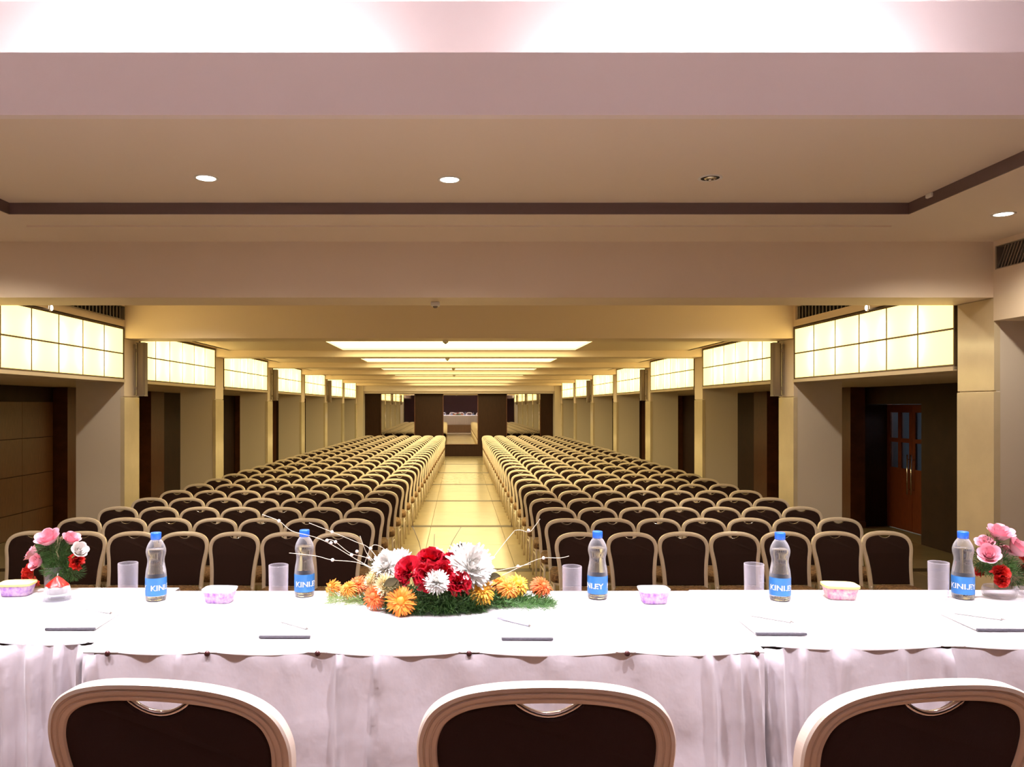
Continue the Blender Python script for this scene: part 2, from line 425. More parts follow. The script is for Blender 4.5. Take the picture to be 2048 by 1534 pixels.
# double doors in the recess
dr = tag(thing('door_1', (7.42, 12.58, 0), 'red-brown double doors with small glass panes and tall chrome pulls', 'door'), kind='structure')
for s in (-1, 1):
    c = s*.36
    lf = MB()
    x0, x1 = -.022, .022; w0, w1 = c-.355, c+.355
    pn = [(c-.275, c-.045), (c+.045, c+.275)]; zr = [(1.03, 1.46), (1.53, 1.96)]
    lf.box(x0, x1, w0, w1, .01, 1.03); lf.box(x0, x1, w0, w1, 1.46, 1.53); lf.box(x0, x1, w0, w1, 1.96, 2.09)
    for (z0, z1) in zr:
        lf.box(x0, x1, w0, pn[0][0], z0, z1); lf.box(x0, x1, pn[0][1], pn[1][0], z0, z1); lf.box(x0, x1, pn[1][1], w1, z0, z1)
    leaf = lf.build('door_leaf', M['wood_red'], dr)
    for (a, b) in pn:
        for (z0, z1) in zr: MB().box(-.006, .006, a, b, z0, z1).build('pane', M['frost'], leaf)
    hy = s*.055
    MB().tube([(-.07, hy, .62), (-.07, hy, 1.27)], .012, 10).tube([(-.07, hy, .70), (-.02, hy, .70)], .008, 6).tube([(-.07, hy, 1.19), (-.02, hy, 1.19)], .008, 6).build('pull_handle', M['chrome'], leaf)
MB().box(-.03, .05, -.745, -.715, .0, 2.10).box(-.03, .05, .715, .72, .0, 2.10).build('door_frame', M['wood_red'], dr)
struct('wall_lobby', MB().box(9.2, 9.3, 10.5, 14.5, 0, 2.7), M['lobby'], 'pale blue lobby wall seen through the door panes', 'wall')
struct('ceiling_lobby', MB().box(7.6, 9.3, 10.4, 14.6, 2.6, 2.7), M['lobby'], 'pale lobby ceiling behind the double doors', 'ceiling')
struct('floor_lobby', MB().box(7.6, 9.3, 10.4, 14.6, -.1, 0), M['lobby'], 'pale lobby floor behind the double doors', 'floor')
ld = bpy.data.lights.new('lobby_lamp', 'POINT'); ld.energy = 45; ld.color = (.72, .86, 1); ld.shadow_soft_size = .15
lo = thing('lobby_lamp', (8.5, 12.6, 2.3), 'cool ceiling lamp in the lobby behind the doors', 'lamp')
MB().lathe([(.16, .0), (.17, .03), (.15, .29), (.14, .30)], 20).build('lamp_body', M['whiteplastic'], lo)
l2 = bpy.data.objects.new('lamp_light', ld); COL.objects.link(l2); l2.parent = lo; l2.location = (0, 0, -.18)

# end wall with three mirrors
ew = struct('wall_far', MB().box(-7.6, 7.6, DE, DE+.2, 0, 3.5), M['dark_wall'], 'dark end wall carrying three tall mirrors', 'wall')
for sx in (-1, 1):
    xa, xb = sorted((sx*3.88, sx*4.12)); MB().box(xa, xb, DE-.6, DE, 0, 2.9).build('end_return', M['pier'], ew)
for i, (a, b, lab) in enumerate(((-3.2, -1.84, 'tall mirror on the end wall, on the grooved panel side'), (-.64, .765, 'tall mirror at the end of the central aisle'), (1.98, 3.34, 'tall mirror on the end wall, on the door side'))):
    t = thing('wall_mirror', ((a+b)/2, DE-.002, .51), lab, 'mirror', 'mirrors on the end wall')
    w = (b-a)/2
    MB().box(-w, w, -.02, -.001, 0, 2.06).build('mirror_glass', M['mirror'], t)
    MB().box(-w-.03, -w, -.03, 0, -.03, 2.09).box(w, w+.03, -.03, 0, -.03, 2.09).box(-w, w, -.03, 0, -.03, 0).box(-w, w, -.03, 0, 2.06, 2.09).build('mirror_frame', M['wood'], t)
struct('trim_3', MB().box(-4.0, 4.0, DE-.55, DE-.02, 2.68, 2.95).box(-4.0, 4.0, DE-.35, DE-.02, 2.59, 2.68), M['stage_paint'], 'cream cornice bulkhead above the mirror wall', 'bulkhead')

# ------------------------------------------------------------------ stage end of the room
YB = -2.6; XT = 2.98; YT = 5.10; YF = 3.56; ZU = 3.407; ZLIP = 3.696; ZS = 4.20
st = struct('floor_stage', MB().box(-XO, XO, YB, 3.40, .0, SZ), M['stage_wood'], 'raised wooden stage platform under the long table', 'stage')
struct('wall_back', MB().box(-7.2, 7.2, YB-.2, YB, 0, 4.4), M['purple'], 'plum wall behind the stage, seen in the mirror', 'wall')
c = MB()
for sx in (-1, 1):
    xa, xb = sorted((sx*XT, sx*XW)); c.box(xa, xb, YB, D0, ZC, ZC+.04)
c.box(-XT, XT, YT, D0, ZC, ZC+.04).box(-XT, XT, YB, -1.6, ZC, ZC+.04)
cs = struct('ceiling_stage', c, M['ceil'], 'cream ceiling border around the stage recess', 'ceiling')
MB().box(-XT-.012, XT+.012, YF+.05, YT+.012, ZU, ZU+.04).build('tray_ceiling', M['ceil'], cs)
# soft cornice step on the border and brown strip painting the shade in the gap round the tray
MB().box(-XT-.05, XT+.05, YT+.30, YT+.34, ZC-.012, ZC).build('cornice_step', M['ceil'], cs)
MB().box(-XT+.008, XT-.008, YT-.008, YT+.010, ZC+.002, ZU-.0005).box(-XT-.010, -XT+.008, YF+.052, YT+.010, ZC+.002, ZU-.0005).box(XT-.008, XT+.010, YF+.052, YT+.010, ZC+.002, ZU-.0005).build('gap_shade_strip', M['gap'], cs)
# cove lip and upper coffer
lip = MB().box(-XT+.04, XT-.04, YF, YF+.05, ZU, ZLIP).box(-XT-.02, -XT+.04, -1.62, YF+.05, ZC-.001, ZLIP).box(XT-.04, XT+.02, -1.62, YF+.05, ZC-.001, ZLIP).box(-XT+.04, XT-.04, -1.62, -1.56, ZC-.001, ZLIP)
struct('trim_4', lip, M['stage_paint'], 'pale pink upstand lip of the stage ceiling cove', 'cove lip')
co = MB().box(-3.6, 3.6, -2.2, 4.12, ZS, ZS+.05).box(-3.6, 3.6, 4.07, 4.12, 3.45, ZS).box(-3.6, -3.55, -2.2, 4.12, 3.37, ZS).box(3.55, 3.6, -2.2, 4.12, 3.37, ZS).box(-3.6, 3.6, -2.25, -2.2, 3.37, ZS)
struct('ceiling_cove', co, M['stage_paint'], 'white raised ceiling of the stage cove glowing from hidden tubes', 'ceiling')
def cove_tube(p0, p1, label):
    p0 = Vector(p0); p1 = Vector(p1); t = thing('cove_tube_light', (p0+p1)/2, label, 'tube light', 'hidden cove tubes')
    h = (p1-p0)/2; d = h.normalized()
    MB().tube([-h, h], .018, 10).build('fluorescent_tube', M['tubewhite'], t)
    MB().tube([-h-d*.03, -h+d*.01], .022, 8).tube([h-d*.01, h+d*.03], .022, 8).build('tube_socket', M['whiteplastic'], t)
    up = MB(); n = d.cross(Vector((0, 0, 1)))*.03
    a = [-h-n, -h+n, h+n, h-n]
    up.add([x+Vector((0, 0, -.05)) for x in a]+[x+Vector((0, 0, -.03)) for x in a], [(3,2,1,0),(4,5,6,7),(0,1,5,4),(1,2,6,5),(2,3,7,6),(3,0,4,7)]).build('batten', M['whiteplastic'], t)
TZ = 3.56
for sx in (-1, 1):
    s = 'door side' if sx > 0 else 'grooved panel side'
    a, b = sorted((sx*.52, sx*2.25)); cove_tube((a, 3.82, TZ), (b, 3.82, TZ), 'hidden tube in the cove above the beam lip, %s' % s)
    a, b = sorted((sx*.52, sx*2.25)); cove_tube((a, -1.9, TZ), (b, -1.9, TZ), 'hidden tube in the cove behind the stage chairs, %s' % s)
    cove_tube((sx*3.28, .15, TZ), (sx*3.28, 1.9, TZ), 'hidden tube in the cove beside the stage, %s' % s)
# bulkhead on the side of the stage bay, side-aisle soffit
for sx in (-1, 1):
    xa, xb = sorted((sx*XW, sx*(XW+.10))); s = 'right' if sx > 0 else 'left'
    bk = MB().box(xa, xb, YB, D0, 2.72, 3.11).box(xa, xb, YB, D0, 3.29, ZC+.04).box(xa, xb, YB, 4.3, 3.11, 3.29).box(xa, xb, 5.92, D0, 3.11, 3.29)
    xa, xb = sorted((sx*(XW+.10), sx*7.1)); bk.box(xa, xb, YB, D0, 2.72, 2.78)
    xa, xb = sorted((sx*(XW+.60), sx*7.1)); bk.box(xa, xb, D0, D0+.05, ZL0+.02, 2.78)
    struct('trim_5' if sx < 0 else 'trim_6', bk, M['paint'], 'cream bulkhead beside the stage on the %s' % ('door side' if sx > 0 else 'grooved panel side'), 'bulkhead')
g = thing('air_grille', (XW+.02, 5.11, 3.2), 'dark slanted air grille in the bulkhead beside the stage', 'grille')
MB().box(-.02, .05, -.81, .81, -.09, -.083).box(-.02, .05, -.81, .81, .083, .09).box(-.02, .05, .795, .81, -.09, .09).build('grille_frame', M['bracket'], g)
MB().box(.07, .08, -.81, .81, -.09, .09).build('grille_back', M['black'], g)
lv = MB().add([(-.005,-.004,-.085),(.03,-.004,-.085),(.03,.004,-.085),(-.005,.004,-.085),(-.005,-.094,.085),(.03,-.094,.085),(.03,-.086,.085),(-.005,-.086,.085)],
              [(3,2,1,0),(4,5,6,7),(0,1,5,4),(1,2,6,5),(2,3,7,6),(3,0,4,7)]).mesh('louvre', M['bracket'])
for i in range(47): obj('louvre', lv, g, (0, -.78+i*.0345, 0))

# ------------------------------------------------------------------ lamps
def downlight(x, y, z, label, energy, lit=True, r=.058, stage=False, cone=152):
    t = thing('recessed_downlight', (x, y, z), label, 'downlight', 'recessed downlights')
    MB().lathe([(r+.012, 0), (r+.012, -.004), (r, -.005), (r-.004, .0), (r-.004, .0)], 28, cap=False).build('trim_ring', M['whiteplastic'], t)
    if lit:
        MB().lathe([(r-.004, -.003), (.001, -.003)], 28, cap=False).build('lamp_lens', M['added_stagelamp'] if stage else M['lamp'], t)
        d = bpy.data.lights.new('downlight_light', 'SPOT'); d.energy = energy; d.spot_size = R(cone); d.spot_blend = .6
        d.color = STAGE_C if stage else (1, .86, .66); d.shadow_soft_size = .05
        o = bpy.data.objects.new('downlight_light', d); COL.objects.link(o); o.parent = t; o.location = (0, 0, -.02)
    else:
        MB().lathe([(r-.004, -.002), (.001, -.002)], 28, cap=False).build('dark_opening', M['black'], t)
        MB().lathe([(r*.62, -.003), (r*.5, -.010), (r*.35, -.012)], 20, cap=False).build('reflector_ring', M['chrome'], t)
        MB().lathe([(r*.22, -.003), (r*.2, -.014), (r*.1, -.018)], 14).build('bulb', M['chrome'], t)
    return t
downlight(-1.49, 4.54, ZU, 'lit round downlight in the tray ceiling, farther from the empty fitting', L_DOWN)
downlight(-.056, 4.57, ZU, 'lit round downlight in the tray ceiling, next to the empty fitting', L_DOWN)
downlight(1.48, 4.54, ZU, 'unlit open downlight fitting with exposed reflector in the tray ceiling', 0, lit=False)
downlight(3.59, 5.08, ZC, 'lit round downlight in the ceiling border beside the slanted grille', L_DOWN)
downlight(-3.59, 5.08, ZC, 'lit round downlight in the ceiling border opposite the slanted grille', L_DOWN)
for sx in (-1, 1):  # extra lamps hidden behind the first beam, added to lift piers and chairs
    for j, yy in enumerate((6.95, 8.55)):
        downlight(sx*3.25, yy, ZC, 'added unseen downlight above the front rows, %s the stage, %s' % ('nearer to' if j == 0 else 'farther from', 'door side' if sx > 0 else 'grooved panel side'), 55, cone=150)
n = 0
for yy in (1.25, 2.75):  # out-of-view spots, added to light the table strongly from above
    for xx in (-2.1, -.7, .7, 2.1):
        downlight(xx, yy, ZS, 'unseen added stage spotlight in the raised ceiling above the long table', L_STAGE, True, .07, True, 85); n += 1

# sensors under the beams
for k, x in ((0, -.19), (1, -.17), (2, -.2), (3, -.12), (4, -.13)):
    y = pier_y(k)+.25
    t = thing('ceiling_sensor', (x, y, ZB), 'small white sensor box under the %s ceiling beam from the stage' % ORD[k], 'sensor')
    MB().bevbox(-.036, .036, -.03, .03, -.035, -.001, .006).build('sensor_body', M['whiteplastic'], t)
    MB().lathe([(.02, -.034), (.018, -.045), (.008, -.050)], 14).build('sensor_lens', M['speaker'], t)
t = thing('ceiling_sensor', (2.99, 4.86, ZU), 'tiny clip at the dark gap of the tray ceiling', 'sensor')
MB().bevbox(-.03, .0, -.03, .03, -.03, -.001, .005).build('sensor_body', M['whiteplastic'], t)

# column speakers on every second pillar
for sx in (-1, 1):
    for k in (1, 3, 5):
        t = thing('column_speaker', (sx*(XW-.09), pier_y(k)+.30, 2.19), 'slim grey column speaker on the %s pillar from the stage, %s' % (ORD[k], 'door side' if sx > 0 else 'grooved panel side'), 'speaker', 'column speakers')
        prof = [(-.052, -.05), (.052, -.05), (.052, .03), (.03, .055), (-.03, .055), (-.052, .03)]
        v = [(sx*0+px_, -py_, z) for z in (0, .68) for (px_, py_) in prof]
        MB().add(v, [tuple(range(6)), tuple(range(11, 5, -1))]+[(i, i+6, (i+1) % 6+6, (i+1) % 6) for i in range(6)]).build('speaker_body', M['speaker'], t)
        MB().bevbox(-.054, .054, -.058, .052, .665, .682, .004).build('end_cap', M['grille'], t); MB().bevbox(-.054, .054, -.058, .052, -.002, .015, .004).build('end_cap', M['grille'], t)
        xa, xb = sorted((sx*.04, sx*.085))
        MB().box(xa, xb, -.02, .02, .08, .12).box(xa, xb, -.02, .02, .56, .60).box(min(sx*.075, sx*.092), max(sx*.075, sx*.092), -.03, .03, .02, .66).build('wall_bracket', M['bracket'], t)

# ------------------------------------------------------------------ chairs
HALF = [(0, 0), (.045, -.0012), (.085, -.0045), (.12, -.0105), (.15, -.019), (.175, -.031), (.195, -.046), (.210, -.064), (.220, -.085), (.2265, -.11), (.228, -.135), (.226, -.165), (.220, -.20), (.213, -.24), (.207, -.29), (.202, -.34), (.199, -.40), (.197, -.46), (.196, -.50)]
TOPZ = .93
def back_pt(x, dz, off=0.0):
    """point of the back plane: x across, dz below the top, off towards the rear"""
    z = TOPZ+dz
    return Vector((x, -.205-.17*max(z-.43, 0)-.10*max(z-.43, 0)**2+.55*x*x*.6-off, z))
def smooth_path(pp, k):
    if k < 2: return pp
    out = []
    for j in range(len(pp)-1):
        q0, q1, q2, q3 = [Vector(pp[i]) for i in (max(j-1, 0), j, j+1, min(j+2, len(pp)-1))]
        for i in range(k):
            u = i/k; v = .5*((2*q1)+(q2-q0)*u+(2*q0-5*q1+4*q2-q3)*u*u+(3*q1-q0-3*q2+q3)*u**3); out.append((v.x, v.y))
    return out+[pp[-1]]
def chair_parts(sub=1):
    P = []
    outer = smooth_path([(-x, z) for (x, z) in HALF[:0:-1]]+HALF, sub)
    n = len(outer)
    # inward normals in the back plane
    def inset(d):
        r = []
        for i in range(n):
            a = outer[max(i-1, 0)]; b = outer[min(i+1, n-1)]
            tx, tz = b[0]-a[0], b[1]-a[1]; L = math.hypot(tx, tz); r.append((outer[i][0]+tz/L*d, outer[i][1]-tx/L*d))
        return r
    # grooved frame section: (inset, depth) around the section
    sec = [(0, -.012), (.003, -.017), (.010, -.0185), (.0115, -.0155), (.0135, -.0155), (.015, -.0185), (.021, -.0185), (.0225, -.0155), (.0245, -.0155), (.026, -.0175), (.033, -.014), (.036, -.009), (.036, .008), (.032, .014), (.018, .017), (.004, .014), (0, .010)]
    rings = [inset(d) for (d, o) in sec]
    v = []; m = len(sec)
    for i in range(n):
        for k in range(m): v.append(back_pt(rings[k][i][0], rings[k][i][1], -sec[k][1]))
    f = []
    for i in range(n-1):
        for k in range(m):
            l = (k+1) % m; f.append((i*m+k, i*m+l, (i+1)*m+l, (i+1)*m+k))
    f.append(tuple(range(m))); f.append(tuple((n-1)*m+k for k in range(m-1, -1, -1)))
    mb = MB().add(v, f); P.append(('back_frame', mb, 'champagne'))
    # upholstered panel with a crescent dip at the top
    ins = inset(.031); top = ins[:]
    pts = []
    cw, cd = .062, .030
    for (x, z) in ins:
        if abs(x) > cw: pts.append((x, z))
        elif not pts or abs(pts[-1][0]) > cw or True:
            pass
    lft = [p for p in ins if p[0] < -cw]; rgt = [p for p in ins if p[0] > cw]
    zt = -.0345
    cres = [(-cw+2*cw*i/12, zt-cd*math.sin(math.pi*i/12)**.8) for i in range(13)]
    loop = [p for p in lft if p[1] > -.47]+cres+[p for p in rgt if p[1] > -.47]
    cx = 0; cz = -.25
    def ring(sc, off): return [back_pt(cx+(x-cx)*sc, cz+(z-cz)*sc, off) for (x, z) in loop]
    rr = [ring(.95, -.020), ring(.985, -.015), ring(1, 0), ring(.99, .008), ring(.96, .011)]
    q = len(loop); v = [p for r_ in rr for p in r_]; f = []
    for k in range(len(rr)-1):
        for i in range(q):
            j = (i+1) % q; f.append((k*q+i, k*q+j, (k+1)*q+j, (k+1)*q+i))
    f.append(tuple(range(q-1, -1, -1))); f.append(tuple((len(rr)-1)*q+i for i in range(q)))
    P.append(('backrest', MB().add(v, f), 'back_fabric'))
    hp = [back_pt(x, z+.003, .002) for (x, z) in cres]
    P.append(('handle_rim', MB().tube(hp, .0055, 8), 'chrome'))
    # seat cushion
    def so(t, sc, grow=0):
        a = 2*math.pi*t; c_, s_ = math.cos(a), math.sin(a); e = .42
        x = math.copysign(abs(c_)**e, c_); y = math.copysign(abs(s_)**e, s_)
        w = .205+.018*y
        return (x*w*sc, .005+y*.215*sc)
    ns = 32; v = []; f = []
    prof = [(.93, .395), (.985, .400), (1, .42), (.995, .445), (.96, .463), (.85, .474), (.6, .480), (.3, .482)]
    for (sc, z) in prof:
        for i in range(ns): x, y = so(i/ns, sc); v.append((x, y, z))
    for k in range(len(prof)-1):
        for i in range(ns):
            j = (i+1) % ns; f.append((k*ns+i, k*ns+j, (k+1)*ns+j, (k+1)*ns+i))
    f.append(tuple(range(ns-1, -1, -1))); f.append(tuple((len(prof)-1)*ns+i for i in range(ns)))
    P.append(('seat', MB().add(v, f, True), 'seat_fabric'))
    # frame under the seat
    v = []; f = []
    for (sc, z) in ((.955, .372), (.955, .394), (.90, .394), (.90, .372)):
        for i in range(ns): x, y = so(i/ns, sc); v.append((x, y, z))
    for k in range(4):
        for i in range(ns):
            j = (i+1) % ns; f.append((k*ns+i, k*ns+j, ((k+1) % 4)*ns+j, ((k+1) % 4)*ns+i))
    P.append(('seat_frame', MB().add(v, f), 'champagne'))
    for s in (-1, 1):
        lg = MB().tube([(s*.185, .185, .385), (s*.187, .195, .2), (s*.19, .205, .0)], .013, 8, r2=.010)
        P.append(('leg', lg, 'champagne'))
        e = back_pt(s*.181, -.50)
        lg = MB().tube([e+Vector((0, -.0, .03)), e+Vector((0, .004, -.08)), (s*.180, -.235, .18), (s*.182, -.275, 0)], .0145, 8, r2=.010)
        P.append(('leg', lg, 'champagne'))
    P.append(('side_rail', MB().tube([(-.18, .17, .30), (-.18, -.215, .30)], .008, 6), 'champagne'))
    P.append(('side_rail', MB().tube([(.18, .17, .30), (.18, -.215, .30)], .008, 6), 'champagne'))
    return P
CP = [(nm, mb.mesh('chair_'+nm, M[mt]), M[mt]) for (nm, mb, mt) in chair_parts()]
CPF = [(nm, mb.mesh('chair_'+nm, M[mt]), M[mt]) for (nm, mb, mt) in chair_parts(4)]
ONE = join_mesh([(me, m, Matrix()) for (nm, me, m) in CP], 'banquet_chair')
def chair(loc, rz, label, cat, group, parts=True):
    if parts:
        t = thing('banquet_chair', loc, label, cat, group, rz)
        for (nm, me, m) in CPF: obj(nm, me, t)
    else:
        t = obj('banquet_chair', ONE, None, loc); t.rotation_euler = (0, 0, rz); tag(t, label, cat, group)
    return t
# audience: 28 rows of 14; the 21 rows nearest the stage stand as single chairs
rnd = random.Random(3)
rest = []
NR, PITCH = 28, .856
for r_ in range(NR):
    for sx in (-1, 1):
        for i in range(7):
            drift = (.34 if sx < 0 else .03)*r_/(NR-1)
            x = sx*(1.085+.4625*i)+drift+rnd.uniform(-.0015, .0015)
            y = 6.91-.30+PITCH*r_+rnd.uniform(-.004, .004)+.012*i
            rz = math.pi+R(rnd.uniform(-.35, .35))
            if r_ < 21:
                chair((x, y, 0), rz, 'brown chair, %s row from the stage, %s from the aisle, %s' % (ORD[r_], ORD[i], 'door side' if sx > 0 else 'grooved panel side'), 'chair', 'audience chairs in rows', r_ < 9)
            else:
                rest.append(Matrix.Translation((x, y, 0)) @ Matrix.Rotation(rz, 4, 'Z'))
tag(obj('banquet_chairs_at_back', join_mesh([(ONE_p, m, mx) for mx in rest for (nm, ONE_p, m) in CP], 'banquet_chairs_at_back')), 'last rows of brown chairs in front of the mirror wall', 'chairs', 'audience chairs in rows', 'stuff')

# stage chairs behind the table
for (x, y, a, lab) in ((-.487, 1.67, -8, 'champagne framed chair behind the table, in front of the bare cloth between first glasses'),
                       (.157, 1.665, 0, 'champagne framed chair behind the table, facing the flower centrepiece'),
                       (.795, 1.67, 8, 'champagne framed chair behind the table, at the joint of the cloths'),
                       (-1.27, 1.73, -4, 'champagne framed chair behind the table, facing the votive candle'),
                       (-1.98, 1.73, -2, 'champagne framed chair behind the far end of the table, grooved panel side'),
                       (1.61, 1.73, 4, 'champagne framed chair behind the table, facing the rose bowl'),
                       (2.32, 1.73, 2, 'champagne framed chair behind the far end of the table, door side')):
    chair((x, y, SZ), R(a), lab, 'chair', 'chairs behind the head table').scale = (1.02, 1.02, 1.02)

# ------------------------------------------------------------------ tables and cloths
TZ0 = 1.37; TH = CZ-TZ0
def T(px, py):
    """point of the table top seen at a place of the photograph"""
    d = TH*F/(py-VY); return ((px-VX)*d/F, d)
tables = [(-3.05, -1.0665, 2.285, 2.935, 'left', 'grooved panel side'), (-1.066, .866, 2.195, 2.885, 'mid', 'centre'), (.8665, 2.85, 2.25, 2.90, 'right', 'door side')]
def hsh(i): return random.Random(i*7919+13).random()
folds = {'left': [(-1.10, .02, .022), (-1.17, .018, .02), (-1.24, .03, .022), (-1.33, .025, .018), (-1.45, .05, .02), (-1.7, .04, .02), (-2.0, .05, .02), (-2.4, .05, .02)],
         'mid': [(-1.04, .012, .016), (-.80, .006, .008), (-.34, .012, .014), (-.24, .006, .008), (.26, .005, .006), (.71, .02, .014), (.79, .015, .014), (.845, .012, .016)],
         'right': [(.885, .012, .018), (.93, .025, .022), (1.0, .02, .012), (1.1, .03, .012), (1.28, .02, .006), (1.42, .012, .014), (1.8, .04, .012), (2.2, .05, .015)]}
pins = {'mid': [220, 418, 637, 938, 1252, 1509], 'left': [], 'right': []}
for (x0, x1, y0, y1, key, sd) in tables:
    t = thing('folding_table', ((x0+x1)/2, (y0+y1)/2, SZ), 'long folding table hidden under white cloth, %s' % (sd if key != 'mid' else 'in the middle'), 'table', 'head tables')
    hx, hy = (x1-x0)/2-.012, (y1-y0)/2-.03
    MB().bevbox(-hx, hx, -hy, hy, .705, .735, .004).build('table_top', M['stage_wood'], t)
    for a in (-1, 1):
        for b in (-1, 1): MB().tube([(a*(hx-.1), b*(hy-.06), .71), (a*(hx-.1), b*(hy-.06), 0)], .015, 8).build('leg', M['speaker'], t)
    cl = thing('tablecloth', ((x0+x1)/2, (y0+y1)/2, TZ0), 'white cloth and pleated satin skirt on the %s' % ('middle table, pinned with dark studs' if key == 'mid' else 'table on the '+sd), 'tablecloth', 'head table cloths')
    ox, oy = cl.location.x, cl.location.y
    pxs = sorted((p-VX)*y0/F for p in pins[key]) or [x0+.02+.55*i for i in range(5)]
    knots = sorted(set([x0]+pxs+[x1]))
    def sag(x):
        for a, b in zip(knots, knots[1:]):
            if a <= x <= b: u = (x-a)/(b-a); return 4*u*(1-u)*min(1, (b-a)/.4)
        return 0
    def disp(x, z, key=key, y0=y0):
        d = 0
        u = min(1, (TZ0-z)/.035)
        for (fx, w, h) in folds[key]:
            xx = fx+.010*math.sin(z*7+fx*9)+.03*(1-z/TZ0)*math.sin(fx*31)
            d += 2.1*h*math.exp(-((x-xx)/(.7*w))**2)
        d += .006*math.sin(x*23+1.3*math.sin(z*5))+.004*math.sin(x*51+2.0+z*3)
        d += .004*math.sin(z*19+x*4)*math.exp(-((z-1.1)/.12)**2)
        return d*u
    # skirt facing the chairs, skirt facing the hall
    def sk(u, v): 
        x = x0+.002+(x1-x0-.004)*u; z = TZ0-.012-(TZ0-.012-SZ-.01)*v
        return (x-ox, y0-.0085-disp(x, z)-.016*v**.5-oy, z-TZ0)
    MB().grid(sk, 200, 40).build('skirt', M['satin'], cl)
    def sk2(u, v):
        x = x1-.002-(x1-x0-.004)*u; z = TZ0-.012-(TZ0-.012-SZ-.01)*v
        return (x-ox, y1+.006+.010*math.sin(x*38)*v+.02*v-oy, z-TZ0)
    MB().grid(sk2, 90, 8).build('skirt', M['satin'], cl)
    # top cloth with a short hem that sags between the studs
    def tc(u, v):
        x = x0+(x1-x0)*u
        sg = sag(x); hem = .006+.013*sg
        Y0 = y0-.008-.001*sg
        path = [(Y0-.002-.001*sg, -hem), (Y0-.003-.001*sg, -hem*.6), (Y0-.002, -.010), (Y0+.002, -.003), (Y0+.010, 0)]
        nfl = 14
        path += [(Y0+.010+(y1-.0-Y0-.010)*i/nfl, .0008*math.sin(x*9+i*1.1)+.0006*math.sin(x*23+i*2.7)) for i in range(1, nfl)]
        path += [(y1+.006, -.002), (y1+.012, -.010), (y1+.013, -.035-.004*math.sin(x*17))]
        i = int(round(v*(len(path)-1))); p = path[i]
        return (x-ox, p[0]-oy, p[1])
    MB().grid(tc, 160, 21).build('top_cloth', M['cloth'], cl)
    for i, xp in enumerate(pxs if key == 'mid' else []):
        mb = MB().lathe([(.0005, .0075), (.005, .007), (.0078, .004), (.0085, 0), (.007, -.002)], 14, cap=False)
        o = mb.build('stud', M['pin'], cl, (xp-ox, y0-.015-oy, -.009)); o.rotation_euler = (R(90), 0, 0)

# ------------------------------------------------------------------ things on the table
# water bottles
def text_strip(txt, size, r, zc, ang):
    cu = bpy.data.curves.new('label_text', 'FONT'); cu.body = txt; cu.size = size; cu.align_x = 'CENTER'; cu.resolution_u = 3; cu.offset = .0006
    o = bpy.data.objects.new('label_text', cu); COL.objects.link(o)
    bpy.context.view_layer.update()
    dg = bpy.context.evaluated_depsgraph_get(); me0 = bpy.data.meshes.new_from_object(o.evaluated_get(dg))
    bpy.data.objects.remove(o)
    mb = MB()
    mb.add([((r)*math.sin(v.co.x*1.12/r+ang), -(r)*math.cos(v.co.x*1.12/r+ang), zc+v.co.y-size*.35) for v in me0.vertices], [tuple(p.vertices) for p in me0.polygons])
    return mb
bprof = [(.030, 0), (.034, .003), (.036, .010), (.0362, .085), (.0352, .095), (.0338, .108), (.0312, .120), (.0290, .134), (.0288, .142), (.0300, .151), (.0330, .162), (.0342, .172), (.0335, .181), (.0300, .193), (.0240, .205), (.0180, .214), (.0140, .219), (.0138, .226)]
rib = []
for (r, z) in bprof: rib.append((r, z))
film_me = MB().lathe(rib, 32, cap=False).mesh('bottle_shell', M['film'])
wprof = [(.001, .003), (.033, .004), (.0350, .010), (.0352, .085), (.0342, .0951), (.0325, .1001), (.0328, .106), (.0308, .110), (.0310, .117), (.0286, .122), (.0290, .128), (.0279, .134), (.0278, .142), (.0290, .151), (.0320, .162), (.0332, .172), (.0325, .181), (.0322, .1815), (.001, .1815)]
water_me = MB().lathe(wprof, 32, cap=False).mesh('water', M['water'])
cap_me = MB().lathe([(.0170, .216), (.0180, .218), (.0180, .238), (.0170, .2400), (.001, .2402)], 28, cap=False).mesh('cap', M['bluecap'])
neck_me = MB().lathe([(.0150, .209), (.0175, .2105), (.0175, .2135), (.0150, .215)], 24, cap=False).mesh('neck_ring', M['film'])
label_me = MB().lathe([(.0366, .020), (.0366, .083)], 40, cap=False).mesh('label', M['bluelabel'])
texts = {}
for (px, py, ang, lab) in ((312, 1200, -2.0, 'water bottle beside the glass near the votive candle'), (609, 1192, -2.6, 'water bottle under the beaded twigs'), (1195, 1196, -.9, 'water bottle between the centrepiece and a small clear tub'),
                           (1560, 1200, -.15, 'water bottle beside the yellow-topped tub next to the cloth joint'), (1926, 1197, -.55, 'water bottle beside the bowl of pink roses')):
    x, y = T(px, py)
    t = thing('water_bottle', (x, y, TZ0+.001), 'clear blue-capped '+lab, 'bottle', 'water bottles on the head table')
    obj('bottle_shell', film_me, t); obj('water', water_me, t); obj('neck_ring', neck_me, t); obj('cap', cap_me, t)
    lb = obj('label', label_me, t)
    text_strip('KINLEY', .026, .0370, .049, ang).build('label_text', M['ink'], lb)
    text_strip('KINLEY', .026, .0370, .049, ang+math.pi).build('label_text', M['ink'], lb)
